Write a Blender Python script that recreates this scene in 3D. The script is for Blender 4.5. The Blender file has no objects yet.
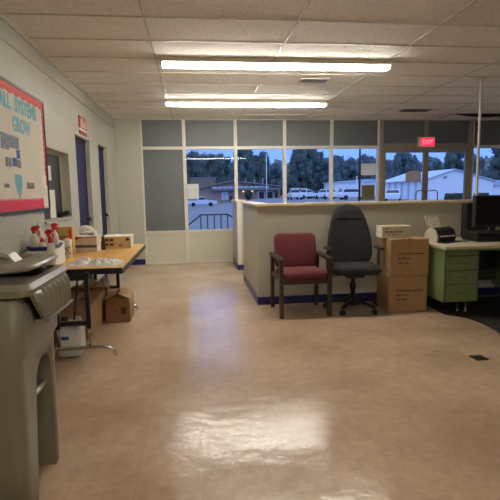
import bpy, bmesh, math, random
from mathutils import Vector, Matrix, Euler, noise
random.seed(7)
C = bpy.context.scene.collection
PI = math.pi
R = math.radians

# ------------------------------------------------------------------ materials
def s2l(c):
    return tuple(((v/255)/12.92 if v/255 <= .04045 else ((v/255+.055)/1.055)**2.4) for v in c)

def mat(name, rgb, rough=.6, metal=0, var=.0, vscale=6, bump=0, bscale=40, emit=None, estr=0, trans=0, alpha=1, coat=0, detail=4, spec=.5):
    m = bpy.data.materials.new(name); m.use_nodes = True
    nt = m.node_tree; b = nt.nodes['Principled BSDF']
    c = s2l(rgb)
    b.inputs['Base Color'].default_value = (*c, 1)
    b.inputs['Roughness'].default_value = rough
    b.inputs['Metallic'].default_value = metal
    b.inputs['Specular IOR Level'].default_value = spec
    if trans: b.inputs['Transmission Weight'].default_value = trans
    if alpha < 1: b.inputs['Alpha'].default_value = alpha
    if coat:
        b.inputs['Coat Weight'].default_value = coat; b.inputs['Coat Roughness'].default_value = .08
    if emit:
        b.inputs['Emission Color'].default_value = (*s2l(emit), 1); b.inputs['Emission Strength'].default_value = estr
    tc = nt.nodes.new('ShaderNodeTexCoord')
    if var:
        n = nt.nodes.new('ShaderNodeTexNoise'); n.inputs['Scale'].default_value = vscale; n.inputs['Detail'].default_value = detail
        nt.links.new(tc.outputs['Object'], n.inputs['Vector'])
        r = nt.nodes.new('ShaderNodeValToRGB')
        r.color_ramp.elements[0].position = .3; r.color_ramp.elements[1].position = .7
        r.color_ramp.elements[0].color = (*[max(0, v*(1-var)) for v in c], 1)
        r.color_ramp.elements[1].color = (*[min(1, v*(1+var)) for v in c], 1)
        nt.links.new(n.outputs['Fac'], r.inputs['Fac']); nt.links.new(r.outputs['Color'], b.inputs['Base Color'])
    if bump:
        n2 = nt.nodes.new('ShaderNodeTexNoise'); n2.inputs['Scale'].default_value = bscale; n2.inputs['Detail'].default_value = 3
        nt.links.new(tc.outputs['Object'], n2.inputs['Vector'])
        bp = nt.nodes.new('ShaderNodeBump'); bp.inputs['Strength'].default_value = bump; bp.inputs['Distance'].default_value = .01
        nt.links.new(n2.outputs['Fac'], bp.inputs['Height']); nt.links.new(bp.outputs['Normal'], b.inputs['Normal'])
    return m

def mat_floor():
    m = mat('floor_tile', (176, 148, 118), .24)
    nt = m.node_tree; b = nt.nodes['Principled BSDF']
    tc = nt.nodes.new('ShaderNodeTexCoord')
    br = nt.nodes.new('ShaderNodeTexBrick'); br.offset = 0
    br.inputs['Scale'].default_value = 1; br.inputs['Brick Width'].default_value = .3048; br.inputs['Row Height'].default_value = .3048
    br.inputs['Mortar Size'].default_value = .0018; br.inputs['Mortar Smooth'].default_value = .4; br.inputs['Bias'].default_value = 0
    br.inputs['Color1'].default_value = (*s2l((202, 177, 152)), 1); br.inputs['Color2'].default_value = (*s2l((200, 175, 150)), 1)
    br.inputs['Mortar'].default_value = (*s2l((184, 160, 136)), 1)
    nt.links.new(tc.outputs['Object'], br.inputs['Vector'])
    n = nt.nodes.new('ShaderNodeTexNoise'); n.inputs['Scale'].default_value = 14; n.inputs['Detail'].default_value = 8; n.inputs['Roughness'].default_value = .7
    nt.links.new(tc.outputs['Object'], n.inputs['Vector'])
    n3 = nt.nodes.new('ShaderNodeTexNoise'); n3.inputs['Scale'].default_value = 1.6; n3.inputs['Detail'].default_value = 5
    nt.links.new(tc.outputs['Object'], n3.inputs['Vector'])
    rp = nt.nodes.new('ShaderNodeValToRGB'); rp.color_ramp.elements[0].position = .3; rp.color_ramp.elements[1].position = .68
    rp.color_ramp.elements[0].color = (.80, .78, .75, 1); rp.color_ramp.elements[1].color = (1.04, 1.03, 1.02, 1)
    nt.links.new(n.outputs['Fac'], rp.inputs['Fac'])
    rp3 = nt.nodes.new('ShaderNodeValToRGB'); rp3.color_ramp.elements[0].position = .32; rp3.color_ramp.elements[1].position = .6
    rp3.color_ramp.elements[0].color = (.76, .73, .70, 1); rp3.color_ramp.elements[1].color = (1, 1, 1, 1)
    nt.links.new(n3.outputs['Fac'], rp3.inputs['Fac'])
    mx = nt.nodes.new('ShaderNodeMixRGB'); mx.blend_type = 'MULTIPLY'; mx.inputs[0].default_value = 1
    nt.links.new(br.outputs['Color'], mx.inputs[1]); nt.links.new(rp.outputs['Color'], mx.inputs[2])
    mx2 = nt.nodes.new('ShaderNodeMixRGB'); mx2.blend_type = 'MULTIPLY'; mx2.inputs[0].default_value = 1
    nt.links.new(mx.outputs['Color'], mx2.inputs[1]); nt.links.new(rp3.outputs['Color'], mx2.inputs[2])
    nt.links.new(mx2.outputs['Color'], b.inputs['Base Color'])
    rr = nt.nodes.new('ShaderNodeMapRange'); rr.inputs['To Min'].default_value = .09; rr.inputs['To Max'].default_value = .25
    nt.links.new(n3.outputs['Fac'], rr.inputs['Value']); nt.links.new(rr.outputs['Result'], b.inputs['Roughness'])
    n2 = nt.nodes.new('ShaderNodeTexNoise'); n2.inputs['Scale'].default_value = 9; n2.inputs['Detail'].default_value = 5
    nt.links.new(tc.outputs['Object'], n2.inputs['Vector'])
    ad = nt.nodes.new('ShaderNodeMath'); ad.operation = 'MULTIPLY_ADD'; ad.inputs[1].default_value = -.25
    nt.links.new(br.outputs['Fac'], ad.inputs[0]); nt.links.new(n2.outputs['Fac'], ad.inputs[2])
    bp = nt.nodes.new('ShaderNodeBump'); bp.inputs['Strength'].default_value = .17; bp.inputs['Distance'].default_value = .02
    nt.links.new(ad.outputs['Value'], bp.inputs['Height']); nt.links.new(bp.outputs['Normal'], b.inputs['Normal'])
    b.inputs['Specular IOR Level'].default_value = .32
    return m

def mat_block(name, rgb, bw=.40, rh=.20, strength=.35):
    """painted concrete block: pattern in the bump only"""
    m = mat(name, rgb, .45)
    nt = m.node_tree; b = nt.nodes['Principled BSDF']
    tc = nt.nodes.new('ShaderNodeTexCoord'); sp = nt.nodes.new('ShaderNodeSeparateXYZ'); cb = nt.nodes.new('ShaderNodeCombineXYZ')
    ad = nt.nodes.new('ShaderNodeMath'); ad.operation = 'ADD'
    nt.links.new(tc.outputs['Object'], sp.inputs[0]); nt.links.new(sp.outputs[0], ad.inputs[0]); nt.links.new(sp.outputs[1], ad.inputs[1])
    nt.links.new(ad.outputs[0], cb.inputs[0]); nt.links.new(sp.outputs[2], cb.inputs[1])
    br = nt.nodes.new('ShaderNodeTexBrick'); br.inputs['Scale'].default_value = 1
    br.inputs['Brick Width'].default_value = bw; br.inputs['Row Height'].default_value = rh; br.inputs['Mortar Size'].default_value = .006
    br.inputs['Mortar Smooth'].default_value = .6
    nt.links.new(cb.outputs[0], br.inputs['Vector'])
    n = nt.nodes.new('ShaderNodeTexNoise'); n.inputs['Scale'].default_value = 60
    nt.links.new(tc.outputs['Object'], n.inputs['Vector'])
    ma = nt.nodes.new('ShaderNodeMath'); ma.operation = 'MULTIPLY_ADD'; ma.inputs[1].default_value = -1
    mb = nt.nodes.new('ShaderNodeMath'); mb.operation = 'MULTIPLY'; mb.inputs[1].default_value = .25
    nt.links.new(n.outputs['Fac'], mb.inputs[0]); nt.links.new(br.outputs['Fac'], ma.inputs[0]); nt.links.new(mb.outputs[0], ma.inputs[2])
    bp = nt.nodes.new('ShaderNodeBump'); bp.inputs['Strength'].default_value = strength; bp.inputs['Distance'].default_value = .006
    nt.links.new(ma.outputs[0], bp.inputs['Height']); nt.links.new(bp.outputs['Normal'], b.inputs['Normal'])
    return m

def mat_glass():
    m = bpy.data.materials.new('window_glass'); m.use_nodes = True
    nt = m.node_tree; nt.nodes.clear()
    o = nt.nodes.new('ShaderNodeOutputMaterial'); mx = nt.nodes.new('ShaderNodeMixShader')
    t = nt.nodes.new('ShaderNodeBsdfTransparent'); g = nt.nodes.new('ShaderNodeBsdfGlossy'); g.inputs['Roughness'].default_value = .003
    t.inputs['Color'].default_value = (.93, .96, 1, 1)
    f = nt.nodes.new('ShaderNodeFresnel'); f.inputs['IOR'].default_value = 1.28
    nt.links.new(f.outputs[0], mx.inputs[0]); nt.links.new(t.outputs[0], mx.inputs[1]); nt.links.new(g.outputs[0], mx.inputs[2])
    nt.links.new(mx.outputs[0], o.inputs['Surface'])
    return m

def mat_ceil():
    m = mat('ceiling_tile', (214, 205, 186), .9)
    nt = m.node_tree; b = nt.nodes['Principled BSDF']
    tc = nt.nodes.new('ShaderNodeTexCoord')
    v = nt.nodes.new('ShaderNodeTexNoise'); v.inputs['Scale'].default_value = 55; v.inputs['Detail'].default_value = 6; v.inputs['Roughness'].default_value = .75
    nt.links.new(tc.outputs['Object'], v.inputs['Vector'])
    r = nt.nodes.new('ShaderNodeValToRGB'); r.color_ramp.elements[0].position = .36; r.color_ramp.elements[1].position = .5
    r.color_ramp.elements[0].color = (*s2l((208, 202, 192)), 1); r.color_ramp.elements[1].color = (*s2l((238, 234, 226)), 1)
    nt.links.new(v.outputs['Fac'], r.inputs['Fac']); nt.links.new(r.outputs['Color'], b.inputs['Base Color'])
    bp = nt.nodes.new('ShaderNodeBump'); bp.inputs['Strength'].default_value = .5; bp.inputs['Distance'].default_value = .004
    nt.links.new(v.outputs['Fac'], bp.inputs['Height']); nt.links.new(bp.outputs['Normal'], b.inputs['Normal'])
    return m

M = {}
M['floor'] = mat_floor()
M['wall'] = mat_block('painted_block', (184, 182, 170))
M['wall_plain'] = mat('painted_board', (184, 180, 164), .5, var=.03, vscale=2)
M['ceil'] = mat_ceil()
M['tbar'] = mat('grid_metal', (196, 190, 176), .35)
M['glass'] = mat_glass()
M['alu'] = mat('cream_metal', (214, 210, 198), .4)
M['door_alu'] = mat('anodised_metal', (150, 142, 130), .4, metal=.2)
M['dark_alu'] = mat('bronze_metal', (112, 104, 96), .4, metal=.3)
M['panel_grey'] = mat('grey_panel', (98, 104, 106), .55, var=.05, vscale=3)
M['panel_cream'] = mat('cream_panel', (204, 200, 182), .5, var=.03, vscale=2)
M['cap'] = mat('cap_cream', (222, 208, 172), .35, var=.04, vscale=5)
M['blue_base'] = mat('blue_vinyl', (22, 28, 88), .4)
M['blue_door'] = mat('blue_door_paint', (14, 17, 70), .6)
M['black'] = mat('black_plastic', (22, 22, 24), .45)
M['black_metal'] = mat('black_metal', (26, 25, 25), .4)
M['dark_room'] = mat('dark_screen', (46, 46, 44), .4, var=.06, vscale=4)
M['chrome'] = mat('chrome', (190, 186, 180), .18, metal=1)
M['white'] = mat('white_paper', (232, 228, 216), .7)
M['white_metal'] = mat('white_enamel', (226, 220, 200), .4)
M['tube'] = mat('lit_tube', (255, 250, 235), .4, emit=(252, 247, 236), estr=74)
M['bin'] = mat('grey_green_plastic', (132, 127, 110), .34, var=.06, vscale=3, bump=.08, bscale=220)
M['bin_light'] = mat('pale_grey_plastic', (176, 174, 160), .4)
M['wood'] = mat('dark_wood', (58, 43, 33), .4, var=.18, vscale=12)
M['maroon'] = mat('maroon_fabric', (98, 36, 43), .85, var=.08, vscale=70, bump=.3, bscale=400)
M['charcoal'] = mat('charcoal_fabric', (28, 30, 32), .8, var=.1, vscale=80, bump=.3, bscale=380)
M['carton'] = mat('brown_cardboard', (164, 132, 94), .8, var=.07, vscale=4)
M['carton_dark'] = mat('aged_cardboard', (140, 108, 76), .85, var=.1, vscale=5)
M['tape'] = mat('packing_tape', (160, 116, 72), .35)
M['ink'] = mat('black_ink', (62, 46, 34), .8)
M['table_top'] = mat('oak_laminate', (214, 166, 94), .35, var=.06, vscale=3)
M['green'] = mat('green_steel', (108, 126, 84), .38, var=.04, vscale=3)
M['green_dark'] = mat('green_steel_and_gap_shade', (52, 62, 42), .5)  # modesty panel steel, also the painted shade between drawers
M['desk_top'] = mat('desk_linoleum', (196, 184, 158), .45, var=.04, vscale=6)
M['red'] = mat('red_plastic', (206, 38, 40), .4)
M['bottle'] = mat('white_plastic', (226, 220, 206), .4)
M['blue_tray'] = mat('blue_plastic', (34, 44, 118), .4)
M['sign_red'] = mat('sign_red', (168, 62, 58), .5, var=.1, vscale=9)
M['teal'] = mat('teal_paper', (112, 174, 194), .7)
M['red_paper'] = mat('red_paper', (200, 46, 48), .6, var=.12, vscale=14)
M['pink_paper'] = mat('crimson_paper', (206, 30, 70), .6)
M['cream_paper'] = mat('cream_paper', (210, 202, 186), .7, var=.03, vscale=3)
M['film'] = mat('clear_plastic_film', (244, 242, 238), .15, alpha=.72)
M['mat_dark'] = mat('dark_mat', (30, 27, 26), .8, var=.15, vscale=30)
M['jug'] = mat('milky_plastic', (230, 230, 226), .35, trans=.2)
M['beige'] = mat('beige_plastic', (206, 198, 176), .5)
M['exit'] = mat('exit_red', (230, 40, 70), .5, emit=(255, 45, 85), estr=1.1)
M['exit_letter'] = mat('exit_white', (255, 150, 165), .5, emit=(255, 130, 150), estr=1.0)
M['screen'] = mat('screen_black', (14, 14, 16), .2)
M['blue_print'] = mat('blue_print', (52, 84, 160), .6)
M['grey_print'] = mat('grey_print', (120, 118, 112), .7, var=.4, vscale=30)
def mat_paper(name, rgb):
    m = mat(name, rgb, .8); nt = m.node_tree; b = nt.nodes['Principled BSDF']; o = nt.nodes['Material Output']
    t = nt.nodes.new('ShaderNodeBsdfTranslucent'); t.inputs['Color'].default_value = (*s2l(rgb), 1)
    mx = nt.nodes.new('ShaderNodeMixShader'); mx.inputs[0].default_value = .4
    nt.links.new(b.outputs[0], mx.inputs[1]); nt.links.new(t.outputs[0], mx.inputs[2]); nt.links.new(mx.outputs[0], o.inputs['Surface'])
    return m
M['notice_paper'] = mat_paper('notice_paper', (236, 234, 228))
M['pinkish_paper'] = mat_paper('pinkish_paper', (224, 210, 208))
M['photo'] = mat('dark_photo', (84, 88, 104), .4, var=.85, vscale=34)

# ------------------------------------------------------------------ mesh helper
class MB:
    def __init__(s): s.b = bmesh.new()
    def _new(s, geom_before): return [f for f in s.b.faces if f.index == -1]
    def box(s, c, d, bev=0, rot=None, mi=0, seg=2):
        r = bmesh.ops.create_cube(s.b, size=1); vs = r['verts']
        bmesh.ops.scale(s.b, vec=d, verts=vs)
        fs = list({f for v in vs for f in v.link_faces})
        if bev:
            es = list({e for v in vs for e in v.link_edges})
            q = bmesh.ops.bevel(s.b, geom=es, offset=bev, segments=seg, profile=.5, affect='EDGES')
            vs = list({v for f in q['faces'] for v in f.verts} | {v for v in vs if v.is_valid})
            fs = list({f for v in vs for f in v.link_faces})
        for f in fs: f.material_index = mi
        if rot: bmesh.ops.rotate(s.b, cent=(0, 0, 0), matrix=Euler(rot).to_matrix(), verts=vs)
        bmesh.ops.translate(s.b, vec=c, verts=vs)
        return s
    def ab(s, a, b, bev=0, mi=0):
        return s.box([(p+q)/2 for p, q in zip(a, b)], [abs(q-p) for p, q in zip(a, b)], bev, None, mi)
    def tube(s, path, r, n=10, mi=0, cap=True):
        P = [Vector(p) for p in path]; k = len(P)
        rs = r if isinstance(r, (list, tuple)) else [r]*k
        rings = []; up = None
        for i in range(k):
            t = (P[min(i+1, k-1)] - P[max(i-1, 0)]).normalized()
            if up is None:
                up = Vector((0, 0, 1)) if abs(t.z) < .9 else Vector((1, 0, 0))
            x = t.cross(up).normalized(); y = x.cross(t).normalized(); up = y
            rings.append([s.b.verts.new(P[i] + rs[i]*(math.cos(2*PI*j/n)*x + math.sin(2*PI*j/n)*y)) for j in range(n)])
        for a, b in zip(rings, rings[1:]):
            for j in range(n):
                f = s.b.faces.new((a[j], a[(j+1) % n], b[(j+1) % n], b[j])); f.smooth = True; f.material_index = mi
        if cap:
            s.b.faces.new(rings[0][::-1]).material_index = mi; s.b.faces.new(rings[-1]).material_index = mi
        return s
    def lathe(s, prof, c=(0, 0, 0), n=20, mi=0, sx=1, sy=1):
        rings = []
        for r, z in prof:
            rings.append([s.b.verts.new((c[0]+sx*r*math.cos(2*PI*j/n), c[1]+sy*r*math.sin(2*PI*j/n), c[2]+z)) for j in range(n)])
        for a, b in zip(rings, rings[1:]):
            for j in range(n):
                f = s.b.faces.new((a[j], a[(j+1) % n], b[(j+1) % n], b[j])); f.smooth = True; f.material_index = mi
        s.b.faces.new(rings[0][::-1]).material_index = mi; s.b.faces.new(rings[-1]).material_index = mi
        return s
    def prism(s, poly, plane, lo, hi, mi=0):
        """poly in 2-D; plane 'xy','xz','yz'; extruded along the other axis from lo to hi"""
        def P(u, v, w): return {'xy': (u, v, w), 'xz': (u, w, v), 'yz': (w, u, v)}[plane]
        a = [s.b.verts.new(P(u, v, lo)) for u, v in poly]; b = [s.b.verts.new(P(u, v, hi)) for u, v in poly]
        k = len(poly)
        fs = [s.b.faces.new(a), s.b.faces.new(b[::-1])] + [s.b.faces.new((a[i], b[i], b[(i+1) % k], a[(i+1) % k])) for i in range(k)]
        for f in fs: f.material_index = mi
        return s
    def loft(s, rings, mi=0, smooth=True, cap=True):
        R_ = [[s.b.verts.new(p) for p in r] for r in rings]; n = len(R_[0])
        for a, b in zip(R_, R_[1:]):
            for j in range(n):
                f = s.b.faces.new((a[j], a[(j+1) % n], b[(j+1) % n], b[j])); f.smooth = smooth; f.material_index = mi
        if cap:
            s.b.faces.new(R_[0][::-1]).material_index = mi; s.b.faces.new(R_[-1]).material_index = mi
        return s
    def grid(s, fn, nu, nv, mi=0, smooth=True):
        V = [[s.b.verts.new(fn(i/nu, j/nv)) for j in range(nv+1)] for i in range(nu+1)]
        for i in range(nu):
            for j in range(nv):
                f = s.b.faces.new((V[i][j], V[i+1][j], V[i+1][j+1], V[i][j+1])); f.smooth = smooth; f.material_index = mi
        return s
    def blob(s, c, r, sub=2, amp=.15, fr=2.0, mi=0, sc=(1, 1, 1)):
        q = bmesh.ops.create_icosphere(s.b, subdivisions=sub, radius=1)
        off = Vector((random.random()*50, random.random()*50, random.random()*50))
        for v in q['verts']:
            d = v.co.normalized(); k = 1 + amp*noise.noise(d*fr+off) + amp*.6*noise.noise(d*fr*2.7+off)
            v.co = Vector((d.x*r*sc[0]*k, d.y*r*sc[1]*k, d.z*r*sc[2]*k)) + Vector(c)
        for f in {f for v in q['verts'] for f in v.link_faces}: f.material_index = mi; f.smooth = True
        return s
    def build(s, name, mats, parent=None, loc=(0, 0, 0), rz=0, smooth=False):
        bmesh.ops.recalc_face_normals(s.b, faces=s.b.faces[:])
        me = bpy.data.meshes.new(name); s.b.to_mesh(me); s.b.free()
        for m in (mats if isinstance(mats, (list, tuple)) else [mats]): me.materials.append(M[m] if isinstance(m, str) else m)
        if smooth:
            for p in me.polygons: p.use_smooth = True
        o = bpy.data.objects.new(name, me); C.objects.link(o); o.location = loc; o.rotation_euler = (0, 0, rz)
        if parent: o.parent = parent
        return o

def tag(o, label, cat, group=None):
    o['label'] = label; o['category'] = cat
    if group: o['group'] = group
    return o
def thing(name, label, cat, loc=(0, 0, 0), rz=0, group=None):
    o = bpy.data.objects.new(name, None); C.objects.link(o); o.location = loc; o.rotation_euler = (0, 0, rz); o.empty_display_size = .1
    return tag(o, label, cat, group)
def struct(o): o['kind'] = 'structure'; return o
def sthing(name, loc=(0, 0, 0)):
    o = bpy.data.objects.new(name, None); C.objects.link(o); o.location = loc; o['kind'] = 'structure'; return o
def copy_tree(o, parent=None):
    c = o.copy(); C.objects.link(c)
    if parent: c.parent = parent
    for ch in list(o.children): copy_tree(ch, c)
    return c
def text(name, body, size, loc, rot, m, parent=None, ext=.001, bold=0, sx=1, align='LEFT'):
    cu = bpy.data.curves.new(name, 'FONT'); cu.body = body; cu.size = size; cu.extrude = ext; cu.offset = bold; cu.align_x = align
    t = bpy.data.objects.new(name, cu); C.objects.link(t)
    dg = bpy.context.evaluated_depsgraph_get()
    me = bpy.data.meshes.new_from_object(t.evaluated_get(dg))
    bpy.data.objects.remove(t); bpy.data.curves.remove(cu)
    me.name = name; me.materials.clear(); me.materials.append(M[m] if isinstance(m, str) else m)
    o = bpy.data.objects.new(name, me); C.objects.link(o); o.location = loc; o.rotation_euler = rot; o.scale = (sx, 1, 1)
    if parent: o.parent = parent
    return o
ON_LEFT = (PI/2, 0, PI/2)
FRONT = (PI/2, 0, 0)

W, F, H = -1.42, 9.05, 2.70
XR, YB = 7.6, -3.0

# ------------------------------------------------------------------ the room
struct(MB().ab((W-.3, YB-.1, -.1), (XR+.1, F+.12, 0)).build('floor', 'floor'))
# ceiling slab with its hanging grid
cl = MB().ab((W-.3, YB-.1, H), (XR+.1, F+.12, H+.1), mi=0)
x = -.35-1.22
for k in range(-1, 8):
    gx = -.35+1.22*k
    if W < gx < XR: cl.ab((gx-.010, YB, H-.006), (gx+.010, F, H+.002), mi=1)
y = 3.92-.57*12
while y < F:
    cl.ab((W, y-.009, H-.006), (XR, y+.009, H+.002), mi=1); y += .57
cl.ab((W, YB, H-.03), (W+.02, F, H), mi=1)
struct(cl.build('ceiling', ['ceil', 'tbar']))

# left wall with hatch and two door openings
wl = MB()
T = .24
def seg(y0, y1, z0, z1): wl.ab((W-T, y0, z0), (W, y1, z1))
HY0, HY1, HZ0, HZ1 = 4.66, 5.68, 1.06, 1.80
D1a, D1b, D1z = 6.04, 6.83, 2.07
D2a, D2b, D2z = 7.43, 8.14, 2.09
seg(YB, HY0, 0, H); seg(HY0, HY1, 0, HZ0); seg(HY0, HY1, HZ1, H); seg(HY1, D1a, 0, H)
seg(D1a, D1b, D1z, H); seg(D1b, D2a, 0, H); seg(D2a, D2b, D2z, H); seg(D2b, F+.1, 0, H)
struct(wl.build('wall_left', 'wall'))
# conduit strip along the upper wall
struct(MB().tube([(W+.006, YB, 2.52), (W+.006, F-.05, 2.52)], .006, 8).build('trim_1', 'wall_plain'))
# serving hatch: dark shutter in a frame
h = sthing('window_1')
MB().ab((W-.14, HY0, HZ0), (W-.10, HY1, HZ1)).build('shutter', 'dark_room', h)
MB().ab((W-.10, HY0, HZ0), (W+.02, HY1, HZ0+.025), .004).build('window_sill', 'wall_plain', h)
g = MB()
g.ab((W-.10, HY1-.03, HZ0+.025), (W-.09, HY1, HZ1)); g.ab((W-.10, HY0, HZ1-.03), (W-.09, HY1-.03, HZ1))
g.build('window_frame', 'wall_plain', h)
tag(MB().ab((W-.0998, 5.17, 1.49), (W-.0985, 5.315, 1.645)).build('notice', 'white', None), 'small white notice taped high on the dark hatch shutter', 'notice')
tag(MB().ab((W-.0998, 5.20, 1.09), (W-.0985, 5.40, 1.39)).build('notice', 'white', None), 'tall white notice taped low on the dark hatch shutter', 'notice')
# blue doors in the left wall
for nm, a, b, z in (('door_1', D1a, D1b, D1z), ('door_2', D2a, D2b, D2z)):
    d = sthing(nm)
    MB().ab((W-.11, a+.04, .008), (W-.065, b-.012, z-.05), .003).build('door_leaf', 'blue_door', d)
    fr = MB(); fr.ab((W-.2, a, 0), (W-.05, a+.04, z)); fr.ab((W-.2, b-.012, 0), (W-.06, b, z)); fr.ab((W-.2, a+.04, z-.045), (W-.05, b-.012, z))
    fr.build('door_frame', 'black_metal' if nm == 'door_1' else 'blue_door', d)
    kb = MB(); kb.tube([(W-.065, b-.10, 1.0), (W-.03, b-.10, 1.0), (W-.02, b-.10, 1.0)], [.014, .014, .028], 12); kb.lathe([(.0, -.03), (.028, -.02), (.028, .02), (.0, .03)], (W-.01, b-.10, 1.0), 12)
    kb.build('door_handle', 'chrome', d)
# far wall: block pier, window lintel band
struct(MB().ab((W-.3, F-.02, 0), (-.96, F+.12, H)).build('wall_far', 'wall'))
struct(MB().ab((-.96, F, H-.014), (XR, F+.12, H)).build('trim_2', 'alu'))
struct(MB().ab((XR, YB, 0), (XR+.1, F+.12, H)).build('wall_right', 'wall'))
struct(MB().ab((W-.3, YB-.1, 0), (XR+.1, YB, H)).build('wall_back', 'wall'))
# blue vinyl base
bb = MB()
for a, b in ((YB, D1a), (D1b, D2a), (D2b, F-.02)): bb.ab((W, a, 0), (W+.008, b, .10), .002)
struct(bb.build('baseboard_left', 'blue_base'))
struct(MB().ab((W+.008, F-.028, 0), (-.96, F-.02, .10), .002).build('baseboard_far', 'blue_base'))

# window bays
bays = [(-.96, -.165), (-.165, .80), (.80, 1.743), (1.743, 2.67), (2.67, 3.63), (5.57, 6.5), (6.5, XR)]
ZS, ZT = .62, 2.15
n = 2
for i, (a, b) in enumerate(bays):
    w = sthing('window_%d' % n); n += 1
    fw = .031
    f = MB()
    for xx in (a, b-fw): f.ab((xx, F-.03, 0), (xx+fw, F+.07, H-.014), .003)
    for z0, z1 in ((0, .03), (ZS-.03, ZS+.01), (ZT-.005, ZT+.05)): f.ab((a+fw, F-.025, z0), (b-fw, F+.065, z1))
    f.build('window_frame', 'alu', w)
    MB().ab((a+fw, F+.01, ZT+.05), (b-fw, F+.03, H-.014)).build('transom_panel', 'panel_grey', w)
    MB().ab((a+fw, F+.0, .03), (b-fw, F+.03, ZS-.03)).build('lower_panel', 'panel_cream', w)
    if i == 0: MB().ab((a+fw, F+.01, ZS+.01), (b-fw, F+.03, ZT-.005)).build('tall_panel', 'panel_grey', w)
    else:
        MB().ab((a+fw, F+.018, ZS+.01), (b-fw, F+.024, ZT-.005)).build('pane', 'glass', w)
# glazed double door in the window wall
d = sthing('door_3')
f = MB()
f.ab((3.63, F-.04, 0), (3.71, F+.08, H-.014), .003); f.ab((5.49, F-.04, 0), (5.57, F+.08, H-.014), .003)
f.ab((3.71, F-.04, 2.12), (5.49, F+.08, 2.235), .003); f.ab((4.565, F-.03, 2.235), (4.635, F+.07, H-.014))
f.build('door_frame', 'door_alu', d)
MB().ab((3.71, F+.01, 2.235), (4.565, F+.03, H-.014)).build('transom_panel', 'panel_grey', d)
MB().ab((4.635, F+.01, 2.235), (5.49, F+.03, H-.014)).build('transom_panel', 'panel_grey', d)
for a, b, hx in ((3.715, 4.595, 4.53), (4.605, 5.485, 4.67)):
    l = MB()
    l.ab((a, F-.02, .01), (a+.05, F+.03, 2.115), .003); l.ab((b-.05, F-.02, .01), (b, F+.03, 2.115), .003)
    l.ab((a+.05, F-.02, .01), (b-.05, F+.03, .22)); l.ab((a+.05, F-.02, 2.06), (b-.05, F+.03, 2.115))
    lf = l.build('door_leaf', 'door_alu', d)
    MB().ab((a+.05, F+.002, .22), (b-.05, F+.008, 2.06)).build('pane', 'glass', lf)
    s = -1 if hx < 4.6 else 1
    MB().tube([(hx+s*.0, F-.02, 1.30), (hx, F-.07, 1.31), (hx+s*.12, F-.09, 1.31), (hx+s*.155, F-.09, 1.27), (hx+s*.155, F-.09, 1.05), (hx+s*.12, F-.09, 1.01), (hx, F-.07, 1.01), (hx, F-.02, 1.02)], .011, 8).build('door_handle', 'dark_alu', lf)
# lit exit sign on the door head
e = thing('exit_sign', 'red lit exit sign above the glazed double doors', 'sign', (4.57, F-.045, 2.25))
MB().ab((-.175, -.07, -.09), (.16, 0, .10), .006).build('housing', 'alu', e)
MB().ab((-.135, -.076, -.078), (.14, -.07, .088)).build('sign_face', 'exit', e)
text('lettering', 'EXIT', .125, (.0025, -.0775, -.04), FRONT, 'exit_letter', e, .001, .003, .85, 'CENTER')

# half wall (reception counter), L shaped with a gap at the gate
PX, PY, PT = .715, 5.42, .13
pw = MB(); pw.ab((PX, PY, 0), (4.6, PY+PT, 1.165)); pw.ab((PX, PY+PT, 0), (PX+PT, 7.05, 1.165))
struct(pw.build('wall_partition', 'wall_plain'))
struct(MB().ab((PX, 8.0, 0), (PX+PT, F-.026, 1.165)).build('wall_stub', 'wall_plain'))
cp = MB(); cp.ab((PX-.025, PY-.025, 1.165), (4.6, PY+PT+.025, 1.197), .004); cp.ab((PX-.025, PY+PT+.025, 1.165), (PX+PT+.025, 7.07, 1.197), .004)
struct(cp.build('trim_3', 'cap'))
struct(MB().ab((PX-.025, 7.98, 1.165), (PX+PT+.025, F-.03, 1.197), .004).build('trim_4', 'cap'))
struct(MB().ab((PX-.004, 7.985, 0), (PX+.06, 8.0, 1.165), .002).build('trim_5', 'alu'))
pb = MB(); pb.ab((PX-.008, PY-.008, 0), (4.6, PY, .095), .002); pb.ab((PX-.008, PY, 0), (PX, 7.05, .095), .002)
struct(pb.build('baseboard_partition', 'blue_base'))
pb = MB(); pb.ab((PX-.008, 7.99, 0), (PX, F-.04, .095)); pb.ab((PX-.008, 7.977, 0), (PX+PT, 7.985, .095))
struct(pb.build('baseboard_stub', 'blue_base'))

# ------------------------------------------------------------------ ceiling fittings
M['tube_dim'] = mat('dim_lit_tube', (255, 248, 232), .4, emit=(252, 244, 228), estr=50)  # overhead tubes set dimmer to hold down the foreground light
def strip_light(loc, label, tube='tube'):
    t = thing('ceiling_light', label, 'ceiling light', loc, 0, 'fluorescent strip lights')
    MB().prism([(-.075, 0), (.075, 0), (.09, -.045), (.025, -.05), (-.025, -.05), (-.09, -.045)][::-1], 'yz', -1.22, 1.22).build('housing', 'white_metal', t)
    for s in (-1, 1): MB().ab((s*1.2, -.09, -.084), (s*1.225, .09, 0), .004).build('end_plate', 'white_metal', t)
    for yy in (-.036, .036):
        MB().tube([(-1.2, yy, -.066), (1.2, yy, -.066)], .0155, 12).build('tube', tube, t)
    return t
strip_light((.915, 5.08, H), 'near fluorescent strip light with two lit tubes on the ceiling')
strip_light((.83, 7.25, H), 'far fluorescent strip light nearer the windows')
strip_light((.80, -.2, H), 'fluorescent strip light overhead, seen only as a reflection in the window', 'tube_dim')
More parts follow.
